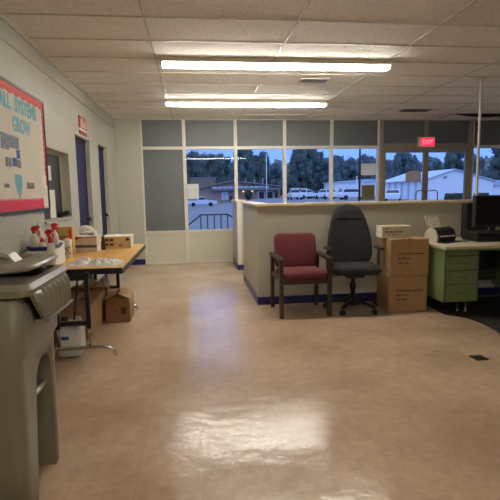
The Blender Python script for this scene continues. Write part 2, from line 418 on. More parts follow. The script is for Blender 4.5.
def vent(loc, dx, dy, label, m):
    t = thing('ceiling_vent', label, 'vent', loc, 0, 'ceiling vents')
    f = MB()
    f.ab((-dx/2, -dy/2, -.012), (dx/2, -dy/2+.02, 0)); f.ab((-dx/2, dy/2-.02, -.012), (dx/2, dy/2, 0))
    f.ab((-dx/2, -dy/2+.02, -.012), (-dx/2+.02, dy/2-.02, 0)); f.ab((dx/2-.02, -dy/2+.02, -.012), (dx/2, dy/2-.02, 0))
    f.build('frame', m, t)
    MB().ab((-dx/2+.02, -dy/2+.02, -.003), (dx/2-.02, dy/2-.02, -.001)).build('backing', 'black', t)
    l = MB(); k = int((dx-.04)/.03)
    for i in range(k): l.box((-dx/2+.035+i*.03, 0, -.008), (.004, dy-.04, .012), 0, (0, R(35), 0))
    l.build('louver', m, t)
vent((1.51, 5.90, H-.006), .36, .24, 'light grey louvered ceiling vent just behind the near strip light', 'tbar')
vent((3.84, 7.98, H-.006), .5, .22, 'dark ceiling vent close to the windows right of the far strip light', 'dark_alu')
# sagging tile and a black sheet painting the shade of its gap
def sag(u, v): return (4.75+1.15*u, 8.32+.5*v, H-.008-.062*math.sin(PI*u)**.8*(1-.75*v))
t = thing('ceiling_tile', 'sagging ceiling tile with a dark gap near the windows at right', 'ceiling tile', (0, 0, 0))
MB().grid(sag, 16, 4).build('panel', 'ceil', t)
MB().ab((4.72, 8.31, H-.0075), (5.93, 8.84, H-.0065)).build('gap', 'black', t)
# service pole behind the monitor
t = thing('service_pole', 'thin pale service pole rising from the desk area to the ceiling', 'pole', (3.575, 5.66, 0))
MB().box((0, 0, 1.345), (.026, .026, 2.69), .004).build('post', 'alu', t)
MB().box((0, 0, 2.678), (.08, .08, .022), .004).build('ceiling_plate', 'alu', t)

# ------------------------------------------------------------------ bulletin board
b = thing('bulletin_board', 'framed bulletin board reading ALL SYSTEMS GROW on the left wall', 'bulletin board', (W, 4.18, 1.705))
bw, bh = .588, .49   # half sizes
MB().ab((.0, -bw, -bh), (.016, bw, bh)).build('backing', 'cream_paper', b)
fr = MB()
fr.ab((0, -bw-.022, bh), (.026, bw+.022, bh+.022), .003); fr.ab((0, -bw-.022, -bh-.022), (.026, bw+.022, -bh), .003)
fr.ab((0, -bw-.022, -bh), (.026, -bw, bh), .003); fr.ab((0, bw, -bh), (.026, bw+.022, bh), .003)
fr.build('frame', 'black_metal', b)
def scallop(y0, y1, z0, dz, n, r):   # wavy inner edge
    pts = []
    for i in range(n*6+1):
        u = i/(n*6); pts.append((y0+(y1-y0)*u, z0-dz-r*abs(math.sin(PI*n*u))))
    return pts
MB().prism([(bw, bh), (-bw, bh)] + scallop(-bw, bw, bh, .05, 8, .02), 'yz', .016, .0185).build('top_border', 'red_paper', b)
pts = []
for i in range(60): pts.append((bw-.035-.014*abs(math.sin(PI*i/59*12)), bh-.05-(.72)*i/59))
MB().prism([(bw, bh-.05)] + pts + [(bw, pts[-1][1])], 'yz', .016, .018).build('side_border', 'red_paper', b)
pts = []
for i in range(41): pts.append((-bw+(2*bw-.15)*i/40, -bh+.075+(.022 if i % 2 else 0)))
MB().prism([(bw-.15, -bh), (-bw, -bh)] + pts, 'yz', .016, .0185).build('bottom_border', 'pink_paper', b)
text('lettering', 'ALL', .155, (.0165, -.43, .30), ON_LEFT, 'teal', b, .0012, .007, .85)
text('lettering', 'SYSTEMS', .155, (.0165, -.13, .30), ON_LEFT, 'teal', b, .0012, .007, .85)
text('lettering', 'GROW', .155, (.0165, .0, .145), ON_LEFT, 'teal', b, .0012, .007, .80, 'CENTER')
def card(nm, y0, z0, y1, z1, m, lift=.018):
    return MB().ab((.016, y0, z0), (lift, y1, z1)).build(nm, m, b)
card('photo', -.46, -.02, -.31, .10, 'photo'); card('photo', -.30, .0, -.10, .095, 'photo')
card('paper_card', -.165, -.075, -.09, -.005, 'blue_print'); card('paper_card', -.26, -.14, -.17, -.075, 'blue_print'); card('paper_card', -.16, -.15, -.085, -.085, 'grey_print')
card('paper_card', -.40, -.15, -.345, -.08, 'grey_print'); card('paper_card', -.335, -.15, -.285, -.08, 'grey_print')
card('paper_card', .445, -.475, .565, -.185, 'white')
card('caption', .47, -.37, .478, -.25, 'grey_print', .0185)
MB().prism([(-.235, -.205), (-.09, -.205), (-.085, -.29), (-.115, -.345), (-.14, -.38), (-.145, -.405), (-.165, -.405), (-.175, -.37), (-.215, -.32), (-.235, -.27)][::-1], 'yz', .016, .018).build('cutout', 'teal', b)
card('cutout', .02, -.315, .21, -.285, 'grey_print'); card('cutout', .03, -.285, .09, -.26, 'grey_print'); card('cutout', .12, -.285, .20, -.262, 'grey_print')
card('caption', -.46, -.31, -.36, -.28, 'grey_print')
# small red and white sign above the first door
s = thing('wall_sign', 'small red and white sign on the wall above the first blue door', 'sign', (W, 6.46, 2.23))
MB().ab((0, -.20, -.055), (.016, .20, .10), .004).build('sign_face', 'sign_red', s)
MB().ab((0, -.20, -.08), (.012, .20, -.055)).build('divider', 'white', s)
MB().ab((0, -.19, -.125), (.016, .19, -.08), .004).build('lower_plate', 'sign_red', s)
for yy, hh in ((-.12, .11), (-.04, .13), (.04, .09), (.12, .12)):
    MB().prism([(yy-.03, -.045), (yy+.03, -.04), (yy+.02, -.045+hh), (yy-.02, -.05+hh)], 'yz', .016, .0168).build('marking', 'cream_paper', s)

# ------------------------------------------------------------------ wheeled bin
b = thing('rubbish_cart', 'large grey-green wheeled bin with a ribbed front beside the wall', 'bin', (-1.02, 2.15, 0))
def rrect(hx, hy, r, z, cx=0, cy=0, n=5):
    p = []
    for sx, sy, a0 in ((1, 1, 0), (-1, 1, 90), (-1, -1, 180), (1, -1, 270)):
        for k in range(n+1):
            a = R(a0+90*k/n); p.append((cx+sx*(hx-r)+r*math.cos(a), cy+sy*(hy-r)+r*math.sin(a), z))
    return p
body = MB().loft([rrect(.295, .245, .05, 0), rrect(.30, .25, .05, .30), rrect(.305, .255, .05, .66), rrect(.325, .262, .05, .69), rrect(.335, .268, .05, .945)]).build('body', 'bin', b)
# arched recess with the lift bar, cut in the front
arch = [(-.115, -.02), (.145, -.02), (.145, .44)] + [(.04+.105*math.cos(R(a)), .49+.115*math.sin(R(a))) for a in range(0, 181, 15)] + [(-.075, .44)]
cut = MB().prism(arch, 'yz', .17, .40).build('cutter', 'bin')
cut.location = (-1.02, 2.15, 0)
bpy.context.view_layer.update()
md = body.modifiers.new('cut', 'BOOLEAN'); md.object = cut; md.operation = 'DIFFERENCE'; md.solver = 'EXACT'
dg = bpy.context.evaluated_depsgraph_get(); dg.update()
me = bpy.data.meshes.new_from_object(body.evaluated_get(dg))
body.modifiers.clear(); body.data = me; bpy.data.objects.remove(cut)
MB().tube([(.265, -.10, .43), (.265, .15, .43)], .014, 12).build('lift_bar', 'bin_light', b)
# rim with downturned lip
rim = MB()
rim.loft([rrect(.33, .26, .05, .938), rrect(.372, .285, .05, .940), rrect(.380, .290, .05, .965), rrect(.366, .278, .045, .987), rrect(.335, .25, .04, .990), rrect(.32, .24, .04, .96)], cap=False, smooth=False)
rim.build('rim', 'bin', b)
sk = MB()
NY = 128
def skirt(u, v):
    yy = -.25+.53*u
    k = min(1, (yy+.25)/.12, (.28-yy)/.03+.55)
    rib = .026*(1-abs(((8*u) % 1)*2-1))**.7 if .16 < u else .026*(u/.16)
    return (.362+rib*min(1, v*5)*(1 if v < .97 else .6)+.006*v, yy, .955-.15*v*k)
sk.grid(skirt, NY, 8)
sk.prism([(-.125, .800), (.272, .800), (.272, .812), (-.128, .812)], 'yz', .335, .396)
sk.prism([(-.25, .945), (-.12, .81), (-.105, .81), (-.235, .945)], 'yz', .362, .378)
sk.build('ribbed_skirt', 'bin', b)
lid = MB()
lid.loft([rrect(.33, .25, .10, 1.030, .02, .0), rrect(.365, .278, .15, 1.033, .0, 0), rrect(.372, .282, .155, 1.042, .0, 0), rrect(.35, .265, .14, 1.050, .0, 0), rrect(.29, .20, .08, 1.058, -.02, 0), rrect(.27, .18, .07, 1.025, -.02, 0)])
lo = lid.build('lid', 'bin', b)
gr = MB()   # raised grip arch on the lid
gr.loft([[(-.20+.45*u, sy*.045-.02+.03*u, 1.03+.070*math.sin(PI*u)**.35+sz*.008) for (sy, sz) in ((-1, -1), (1, -1), (1, 1), (-1, 1))] for u in [i/12 for i in range(13)]], smooth=False)
gr.build('grip', 'bin_light', lo)
for pa, pb_ in (((.30, -.02, 1.008), (.345, .03, 1.008)),): MB().tube([pa, pb_], .013, 10).build('hinge_pin', 'black', lo)
for yy in (-.30, .30):
    MB().tube([(-.27, yy-.02, .10), (-.27, yy+.02, .10)], .10, 24).build('wheel', 'black', b)

# ------------------------------------------------------------------ folding table and what is on it
TX0, TX1, TY0, TY1, TZ = -1.385, -.60, 3.88, 5.71, .74
t = thing('folding_table', 'oak-topped folding table with black and chrome legs along left wall', 'table', (0, 0, 0))
MB().ab((TX0, TY0, TZ-.022), (TX1, TY1, TZ), .004).build('tabletop', 'table_top', t)
ap = MB(); ap.ab((TX0+.004, TY0-.004, TZ-.05), (TX1-.004, TY0+.02, TZ-.004)); ap.ab((TX0+.004, TY1-.02, TZ-.05), (TX1-.004, TY1, TZ-.022)); ap.ab((TX1-.02, TY0+.02, TZ-.05), (TX1+.002, TY1-.02, TZ-.006)); ap.ab((TX0, TY0+.02, TZ-.05), (TX0+.018, TY1-.02, TZ-.022))
ap.build('apron', 'black_metal', t)
for yl in (3.86, 5.36):
    l = MB()
    for xx in (-1.13, -.885): l.box((xx, yl, .485), (.034, .034, .46), .004)
    l.box((-1.0075, yl, .295), (.21, .03, .035), .003); l.box((-1.0075, yl, .675), (.29, .04, .05), .003)
    l.tube([(-1.0, yl, .33), (-1.0, yl+.22*(1 if yl < 5 else -1), .70)], .009, 8)
    lg = l.build('leg', 'black_metal', t)
    f = MB()
    for xx in (-1.13, -.885): f.tube([(xx, yl, .27), (xx, yl, .092)], .0125, 10)
    pth = [(-1.345, yl, .012), (-1.335, yl, .05), (-1.30, yl, .08), (-1.24, yl, .09), (-.80, yl, .09), (-.74, yl, .083), (-.70, yl, .06), (-.682, yl, .012)]
    f.tube(pth, .0145, 12)
    f.build('foot', 'chrome', lg)

def carton(nm, label, loc, d, rz, m='carton', flap=True, lines=None, group=None, cat='box'):
    b = thing(nm, label, cat, loc, rz, group)
    MB().ab((-d[0]/2, -d[1]/2, 0), (d[0]/2, d[1]/2, d[2]), .009).build('carton', m, b)
    tp = MB(); tp.ab((-.028, -d[1]/2+.001, d[2]), (.028, d[1]/2-.001, d[2]+.0008)); tp.ab((-.028, -d[1]/2-.0008, d[2]*.80), (.028, -d[1]/2, d[2])) 
    tp.build('tape', 'tape', b)
    return b
def print_row(b, x0, z, wds, hgt, y, m='ink', nm='printing'):
    p = MB(); x = x0
    for w_ in wds:
        p.ab((x, y-.0012, z), (x+w_, y, z+hgt)); x += w_+.012
    return p.build(nm, m, b)

# brown open carton on floor beside the table
b = thing('open_carton', 'open brown carton standing on the floor beside the table', 'box', (-.835, 5.12, 0), R(1))
dx, dy, dz = .125, .20, .245
o = MB()
for a, c in (((-dx, -dy, 0), (dx, -dy+.006, dz)), ((-dx, dy-.006, 0), (dx, dy, dz)), ((-dx, -dy, 0), (-dx+.006, dy, dz)), ((dx-.006, -dy, 0), (dx, dy, dz)), ((-dx, -dy, 0), (dx, dy, .006))): o.ab(a, c)
o.build('carton', 'carton_dark', b)
for nm, c, d_, rt in (('flap', (-.075, 0, dz+.028), (.125, 2*dy, .005), (0, R(-22), 0)), ('flap', (.068, 0, dz+.03), (.13, 2*dy, .005), (0, R(24), 0)), ('flap', (0, -dy+.05, dz+.002), (2*dx-.02, .12, .005), (R(4), 0, 0))):
    MB().box(c, d_, .001, rt).build(nm, 'carton', b)
MB().ab((.03, -dy-.001, .09), (.085, -dy, .16)).build('printing', 'ink', b)
MB().ab((-.03, -dy-.001, .11), (-.015, -dy, .13)).build('printing', 'ink', b)
# cartons stored under the table
carton('storage_carton', 'nearest brown carton under the table, right behind the jug', (-1.18, 4.55, 0), (.38, .40, .31), 0, 'carton', group='cartons under the table')
carton('storage_carton', 'second brown carton under the table, behind the nearest one', (-1.185, 4.955, 0), (.39, .38, .31), 0, 'carton', group='cartons under the table')
carton('storage_carton', 'farthest carton under the table, beside the open carton', (-1.17, 5.245, 0), (.40, .17, .335), 0, 'carton', group='cartons under the table')
def crumple(cx, cy, cz, sx, sy, hz, seed):
    of = Vector((seed*7.1, seed*3.3, 0))
    def f(u, v):
        a = abs(noise.noise(Vector((u*4, v*4, 0))+of))+.5*abs(noise.noise(Vector((u*9, v*9, 3))+of))
        e = min(u, 1-u, v, 1-v)*5; e = min(1, e)
        return (cx+sx*(u-.5)*(1+.15*noise.noise(Vector((u*2, v*3, 5))+of)), cy+sy*(v-.5), cz+hz*a*e+.002)
    return f
tag(MB().grid(crumple(-1.12, 5.245, .338, .30, .16, .12, 2), 24, 24).build('plastic_bag', 'film'), 'crumpled white plastic bag on the farthest carton under the table', 'bag')
# jug
j = thing('jug', 'translucent white plastic jug on the floor under the table', 'jug', (-1.06, 3.975, 0))
MB().loft([rrect(.095, .08, .03, .003), rrect(.10, .085, .03, .02), rrect(.10, .085, .03, .24), rrect(.085, .07, .03, .28), rrect(.05, .05, .025, .295)]).build('bottle', 'jug', j)
MB().tube([(.02, 0, .285), (.02, 0, .315), (.075, 0, .315), (.09, 0, .27), (.09, 0, .23)], .013, 10).build('handle', 'jug', j)
MB().lathe([(.026, .29), (.028, .292), (.028, .32), (.024, .322)], (-.045, 0, 0), 16).build('cap', 'black', j)
MB().ab((-.07, -.0862, .07), (.03, -.0852, .19)).build('label', 'white', j)
MB().ab((-.06, -.0868, .15), (.0, -.0862, .18)).build('printing', 'blue_print', j)

# things on the table top
z = TZ
wb = MB().ab((-1.385, 3.985, z), (-1.165, 4.34, z+.14), .004).build('white_box', 'white', None)
tag(wb, 'low white box on the near table end under the blue tray', 'box')
tz = z+.14
tr = thing('tray', 'shallow blue plastic tray holding the spray bottles', 'tray', (-1.275, 4.16, tz))
q = MB(); q.loft([rrect(.09, .155, .03, 0), rrect(.105, .17, .035, .03), rrect(.100, .165, .035, .03), rrect(.085, .15, .03, .006)]); q.build('basin', 'blue_tray', tr)
q = MB(); q.loft([rrect(.105, .17, .035, .026), rrect(.112, .177, .04, .029), rrect(.112, .177, .04, .034), rrect(.102, .167, .035, .034)], cap=False); q.build('rim', 'blue_tray', tr)
def spray(loc, rz, label, hgt=.155, kind='trigger', r=.034):
    b = thing('spray_bottle' if kind == 'trigger' else 'squeeze_bottle', label, 'bottle', loc, rz, 'cleaning bottles')
    MB().lathe([(r*.9, 0), (r, .008), (r, hgt*.55), (r*.8, hgt*.75), (r*.4, hgt*.95), (r*.38, hgt)], n=18).build('bottle', 'bottle', b)
    if kind == 'trigger':
        hd = MB(); hd.lathe([(r*.45, hgt), (r*.45, hgt+.02), (r*.3, hgt+.024)], n=14)
        hd.prism([(-.03, hgt+.022), (.022, hgt+.022), (.022, hgt+.05), (.0, hgt+.062), (-.045, hgt+.056), (-.05, hgt+.042), (-.03, hgt+.04)], 'xz', -.011, .011)
        hd.tube([(-.022, 0, hgt+.03), (-.038, 0, hgt+.012), (-.036, 0, hgt-.02)], .006, 8)
        hd.build('trigger', 'red', b)
    elif kind == 'cap':
        MB().lathe([(r*.55, hgt*.9), (r*.58, hgt*.92), (r*.5, hgt+.018), (r*.2, hgt+.03)], n=14).build('cap', 'red', b)
    else:
        p = MB(); p.lathe([(r*.5, hgt), (r*.5, hgt+.012), (r*.15, hgt+.014), (r*.15, hgt+.045)], n=12); p.tube([(0, 0, hgt+.04), (-.035, 0, hgt+.036)], .005, 8); p.build('pump', 'bottle', b)
    return b
zt = tz+.0065
spray((-1.33, 4.065, zt), R(200), 'leftmost white spray bottle with red trigger in the blue tray', .135)
spray((-1.262, 4.045, zt), 0, 'short white bottle with red cap at front of blue tray', .07, 'cap', .03)
spray((-1.325, 4.17, zt), R(160), 'tall white pump bottle standing at back of the blue tray', .19, 'pump', .036)
spray((-1.235, 4.125, zt), R(170), 'white spray bottle with red trigger in the middle of tray', .10)
spray((-1.225, 4.26, zt), R(150), 'rightmost spray bottle in blue tray with tall red trigger', .145)
spray((-1.165, 3.938, z), 0, 'white bottle with red cap on the table right of tray', .235, 'cap', .036)
for k, (xx, yy, lb) in enumerate(((-1.235, 4.43, 'wipes canister with printed label nearest the front of the table'), (-1.215, 4.62, 'wipes canister with printed label in front of the yellow box'))):
    c = thing('wipes_canister', lb, 'canister', (xx, yy, z), 0, 'wipes canisters')
    MB().lathe([(.040, 0), (.042, .004), (.042, .15), (.038, .155)], n=22).build('can', 'bottle', c)
    MB().lathe([(.041, .15), (.043, .152), (.043, .17), (.02, .176), (.018, .185)], n=22).build('lid', 'white', c)
    lb_ = MB(); lb_.lathe([(.0424, .03), (.0428, .032), (.0428, .12), (.0424, .122)], n=22); lb_.build('label', 'cream_paper', c)
    for zz, m_, a in ((.10, 'red', -60), (.075, 'blue_print', -80), (.05, 'red', -50), (.095, 'ink', -100), (.045, 'ink', -110)):
        MB().box((.0432*math.cos(R(a)), .0432*math.sin(R(a)), zz), (.004, .016, .014), 0, (0, 0, R(a))).build('printing', m_, c)
yb = thing('tissue_box', 'tan box with red print standing behind the canisters', 'box', (-1.315, 4.93, z), R(2))
MB().ab((-.085, -.06, 0), (.085, .06, .275), .003).build('carton', mat('tan_card', (206, 172, 104), .7), yb)
MB().ab((-.075, -.0612, .09), (.045, -.0600, .19)).build('printing', 'tape', yb)
MB().ab((.05, -.0612, .16), (.078, -.0600, .25)).build('printing', 'red_paper', yb)
gb = thing('glove_box', 'grey and white box with red stripe lying on the table', 'box', (-1.165, 5.10, z), R(-3))
MB().ab((-.148, -.08, 0), (.148, .08, .165), .003).build('carton', mat('pale_card', (206, 196, 186), .6), gb)
MB().prism([(-.145, .16), (.02, .16), (-.10, .115), (-.145, .11)][::-1], 'xz', -.0812, -.08).build('printing', 'red_paper', gb)
MB().prism([(.03, .16), (.145, .16), (.145, .150), (.03, .150)][::-1], 'xz', -.0812, -.08).build('printing', 'red_paper', gb)
MB().ab((-.145, -.0812, .045), (.146, -.08, .075)).build('printing', 'grey_print', gb)
MB().tube([(-.11, -.0805, .06), (-.11, -.0815, .06)], .022, 16).build('emblem', 'blue_print', gb)
MB().ab((-.08, -.0818, .053), (.14, -.0812, .067)).build('printing', mat('slate_ink', (66, 70, 84), .6), gb)
bg = tag(MB().box((0, 0, .10), (.17, .12, .20), .02).blob((-.02, 0, .21), .085, 3, .3, 2.5, sc=(.9, .6, .6)).build('tissue_pack', 'white', None, (-1.17, 5.32, z)), 'white wrapped pack with blue print behind the red striped box', 'pack')
MB().box((.04, -.0615, .15), (.06, .004, .04), .001, (0, 0, 0)).build('printing', 'blue_print', bg)
tag(MB().box((0, 0, .03), (.17, .10, .055), .012, (0, R(-14), 0)).build('handset', 'black', None, (W-.06, 5.50, HZ0+.027)), 'dark grey handset lying on the hatch sill', 'phone')
sb = thing('spray_can', 'slim black bottle standing between the two boxes', 'bottle', (-.995, 5.20, z))
MB().lathe([(.021, 0), (.022, .004), (.022, .09), (.012, .105), (.012, .115)], n=16).build('can', 'black', sb)
MB().lathe([(.014, .112), (.015, .116), (.015, .14), (.008, .146)], n=14).build('cap', 'black', sb)
cb = thing('parcel_box', 'cream printed carton with white top at the far table end', 'box', (-.865, 5.40, z), R(1))
MB().ab((-.15, -.13, 0), (.15, .13, .130), .003).build('carton', mat('cream_card', (206, 178, 134), .7), cb)
MB().ab((-.151, -.129, .130), (.151, .1305, .136)).build('lid', 'white', cb)
MB().ab((.1502, -.1295, 0.001), (.152, .1295, .130)).build('end_panel', 'white', cb)
for xx, zz in ((-.13, .085), (-.075, .085), (-.13, .035), (-.075, .035)): MB().ab((xx, -.1312, zz), (xx+.04, -.13, zz+.022)).build('printing', 'ink', cb)
MB().ab((.02, -.1312, .02), (.06, -.13, .05)).build('printing', 'tape', cb)
MB().prism([(.095, .085), (.135, .085), (.135, .105), (.115, .12), (.095, .105)][::-1], 'xz', -.1312, -.13).build('printing', 'ink', cb)
tag(MB().grid(crumple(-.86, 4.14, z, .46, .34, .10, 4), 36, 28).build('plastic_wrap', 'film'), 'crumpled clear plastic wrap spread at the near table edge', 'plastic wrap')

# ------------------------------------------------------------------ maroon chair
c = thing('armchair', 'maroon upholstered armchair with dark wooden frame by the half wall', 'chair', (1.135, 5.04, 0), R(1.5))
def pad(name, hx, hy, hz, r, loc, rot, m, par, crown=.02):
    q = MB(); rings = []
    N = 8
    for i in range(N+1):
        a = -PI/2+PI*i/N; rr = math.cos(a); zz = math.sin(a)
        ins = hz*(1-rr)
        rings.append(rrect(hx-ins, hy-ins, max(.01, r-ins*.5), hz*zz))
    q.loft(rings)
    for v in q.b.verts:
        k = (1-(v.co.x/hx)**2)*(1-(v.co.y/hy)**2)
        if v.co.z > 0: v.co.z += crown*max(0, k)
    # inner cap points so that the crown reads
    o = q.build(name, m, par); o.location = loc; o.rotation_euler = rot
    o.data.polygons.foreach_set('use_smooth', [True]*len(o.data.polygons))
    return o
pad('seat', .243, .245, .052, .05, (0, -.03, .435), (R(-2), 0, 0), 'maroon', c)
pad('backrest', .245, .20, .035, .07, (0, .215, .662), (R(78), 0, 0), 'maroon', c)
for s in (-1, 1):
    MB().loft([[(s*.263+a*.02, -.245+b_*.024, zz) for a, b_ in ((-1, -1), (1, -1), (1, 1), (-1, 1))] for zz in (0, .60)], smooth=False).build('leg', 'wood', c)
    MB().loft([[(s*.263+a*.02, .235+b_*.022+ (.03 if zz == 0 else 0), zz) for a, b_ in ((-1, -1), (1, -1), (1, 1), (-1, 1))] for zz in (0, .62)], smooth=False).build('leg', 'wood', c)
    MB().loft([rrect(.028, .016, .012, 0, s*.263, 0)[0:0] or [(s*.263+a*.030, yy, zz+b_*.016) for a, b_ in ((-1, -1), (1, -1), (1, 1), (-1, 1))] for yy, zz in ((-.275, .612), (-.1, .622), (.1, .628), (.265, .628))], smooth=False).build('armrest', 'wood', c)
    MB().box((s*.26, 0, .40), (.025, .46, .05), .004).build('side_rail', 'wood', c)
MB().box((0, -.215, .372), (.50, .022, .045), .004).build('seat_rail', 'wood', c)
MB().box((0, .22, .40), (.50, .022, .05), .004).build('seat_rail', 'wood', c)

# ------------------------------------------------------------------ office chair
c = thing('office_chair', 'charcoal high-backed swivel office chair between armchair and cartons', 'chair', (1.735, 5.02, 0), R(-4))
pad('seat', .265, .24, .05, .11, (0, -.04, .475), (R(-1), 0, 0), 'charcoal', c, .015)
# tall tapered back
bk = MB(); rings = []
prof = [(0, .14), (.02, .20), (.06, .24), (.13, .258), (.22, .258), (.32, .25), (.43, .23), (.53, .203), (.61, .173), (.66, .14), (.69, .095), (.705, .03)]
for (zz, hw) in prof:
    ring = []
    for k in range(20):
        a = 2*PI*k/20
        th = .045*(1-.45*(zz/.705)**2)
        xx = hw*math.copysign(abs(math.cos(a))**.75, math.cos(a))
        yy = th*math.sin(a)*(1 if hw > .1 else .7)+.05*(xx/.25)**2*-1
        ring.append((xx, yy+.0, zz))
    rings.append(ring)
bk.loft(rings); bo = bk.build('backrest', 'charcoal', c); bo.location = (0, .17, .475); bo.rotation_euler = (R(-9), 0, 0)
MB().tube([(-.165+.33*i/12, -.043-.05*(((-.165+.33*i/12)/.25)**2)+.006, .545) for i in range(13)], .0045, 6).build('headrest_seam', 'black', bo)
MB().tube([(0, .17, .42), (0, .26, .50), (0, .25, .72)], [.03, .026, .022], 10).build('back_bracket', 'black', c)
MB().box((0, 0, .40), (.20, .24, .045), .01).build('seat_plate', 'black', c)
MB().lathe([(.028, .09), (.028, .24), (.036, .245), (.036, .30), (.022, .305), (.022, .40)], n=16).build('column', 'black', c)
MB().tube([(-.10, 0, .40), (-.27, -.03, .385), (-.30, -.035, .385)], .007, 8).build('lever', 'black', c)
for s in (-1, 1):
    a = MB(); a.tube([(s*.18, 0, .415), (s*.27, 0, .425), (s*.285, 0, .47), (s*.285, -.01, .68)], .017, 10)
    am = a.build('arm', 'black', c)
    MB().box((s*.285, -.02, .698), (.06, .25, .03), .013).build('arm_pad', 'black', am)
bs = MB(); bs.lathe([(.05, .06), (.055, .07), (.05, .12), (.03, .125)], n=16)
base = bs.build('base', 'black', c)
for k in range(5):
    a = R(-90+36+72*k)
    MB().tube([(.03*math.cos(a), .03*math.sin(a), .105), (.16*math.cos(a), .16*math.sin(a), .10), (.30*math.cos(a), .30*math.sin(a), .072)], [.026, .022, .016], 10).build('spoke', 'black', base)
    q = MB(); px_, py_ = .30*math.cos(a), .30*math.sin(a); t_ = a+.9
    for s in (-1, 1):
        ox, oy = -math.sin(t_)*.016*s, math.cos(t_)*.016*s
        q.tube([(px_+ox*.5, py_+oy*.5, .027), (px_+ox*1.5, py_+oy*1.5, .027)], .027, 16)
    q.tube([(px_, py_, .03), (px_, py_, .075)], .009, 8)
    q.build('caster', 'black', base)

# ------------------------------------------------------------------ cartons beside the chair
def shipping(label, zz, rz, dxx=0):
    b = carton('shipping_carton', label, (2.297+dxx, 5.01, zz), (.425, .42, .402), rz, 'carton', group='stacked shipping cartons')
    y0 = -.21
    print_row(b, -.13, .235, [.03, .13, .11], .011, y0); print_row(b, -.13, .185, [.04, .035, .03], .011, y0); print_row(b, -.13, .135, [.045, .012, .03], .011, y0)
    MB().prism([(.0+.02*math.cos(R(a))+.0, .055+.02*math.sin(R(a))) for a in range(0, 360, 45)], 'xz', y0-.0012, y0).build('emblem', 'tape', b)
    return b
shipping('lower brown shipping carton of the two stacked left of desk', 0, R(-4))
shipping('upper brown shipping carton of the two stacked left of desk', .4035, R(-3), .006)
b = thing('device_box', 'small white printed box on top of the stacked brown cartons', 'box', (2.205, 5.03, .8075), R(-3))
MB().ab((-.165, -.10, 0), (.165, .10, .128), .003).build('carton', 'beige', b)
MB().ab((-.1662, -.099, .002), (-.165, .099, .126)).build('end_panel', 'white', b)
print_row(b, -.13, .10, [.05], .008, -.10, 'grey_print'); print_row(b, -.14, .055, [.05, .03, .04, .05], .02, -.10, 'grey_print'); print_row(b, -.10, .03, [.03, .05, .02], .012, -.10, 'grey_print')

# ------------------------------------------------------------------ green steel desk
DX0, DX1, DY0, DY1 = 2.53, 4.10, 4.50, 5.405
dk = thing('steel_desk', 'green steel pedestal desk with pale top against the half wall', 'desk', (0, 0, 0))
MB().ab((DX0, DY0, .715), (DX1, DY1, .745), .006).build('desktop', 'desk_top', dk)
MB().ab((DX0+.004, DY0+.006, .695), (DX1-.004, DY1-.006, .715)).build('top_edge', 'green', dk)
def pedestal(x0, x1):
    p = MB().ab((x0, DY0+.06, .15), (x1, DY1-.03, .695), .004).build('pedestal', 'green', dk)
    yf = DY0+.06
    MB().ab((x0+.015, yf-.002, .16), (x1-.012, yf+.002, .69)).build('gap_shade', 'green_dark', p)  # dark sheet that paints the shade in the gaps between drawers
    for z0, z1, hd in ((.645, .685, False), (.49, .635, True), (.345, .482, True), (.165, .337, True)):
        dr = MB().ab((x0+.025, yf-.012, z0), (x1-.02, yf, z1), .004).build('drawer', 'green', p)
        if hd:
            zc = z0+(z1-z0)*.52; xc = (x0+x1)/2
            MB().tube([(xc-.045, yf-.012, zc), (xc-.038, yf-.026, zc), (xc, yf-.03, zc-.004), (xc+.038, yf-.026, zc), (xc+.045, yf-.012, zc)], .0055, 8).build('handle', 'chrome', dr)
    for xx, yy in ((x1-.13, yf+.16), (x1-.05, yf+.14), (x0+.05, DY1-.12), (x1-.05, DY1-.12)):
        MB().lathe([(.022, 0), (.024, .004), (.02, .02), (.011, .03), (.011, .15)], (xx, yy, 0), 14).build('foot', 'chrome', p)
pedestal(2.555, 2.94); pedestal(3.66, 4.06)
MB().ab((2.94, DY1-.07, .22), (3.66, DY1-.05, .695)).build('modesty_panel', 'green_dark', dk)

# scanner
s = thing('document_scanner', 'black and cream document scanner on the desk left of monitor', 'scanner', (2.735, 5.0, .745), R(24)); s.scale = (1.1, 1.1, 1.1)
MB().prism([(-.075, 0), (.075, 0), (.085, .05), (.05, .12), (.0, .15), (-.06, .12), (-.085, .06)][::-1], 'yz', -.145, -.125).build('side_panel', 'beige', s)
MB().prism([(-.075, 0), (.075, 0), (.085, .05), (.05, .12), (.0, .15), (-.06, .12), (-.085, .06)][::-1], 'yz', .125, .145).build('side_panel', 'black', s)
MB().prism([(-.085, 0), (.07, 0), (.08, .05), (.045, .125), (.0, .145), (-.055, .125), (-.092, .06)][::-1], 'yz', -.125, .125).build('body', 'black', s)
MB().box((.0, -.094, .062), (.22, .012, .012), .003, (R(8), 0, 0)).build('feed_slot', 'beige', s)
MB().box((-.02, .06, .185), (.21, .010, .17), .004, (R(-24), 0, 0)).build('paper_support', 'beige', s)
MB().box((-.02, .052, .19), (.15, .006, .12), .002, (R(-24), 0, 0)).build('support_rib', 'white', s)
MB().ab((-.13, -.17, 0), (.12, -.075, .008), .003).build('output_tray', 'black', s)
tag(MB().tube([(2.96, 4.93, .751), (3.0, 4.90, .751), (3.05, 4.92, .753)], .0055, 8).build('pen', 'black'), 'black pen lying on desk between scanner and monitor', 'pen')
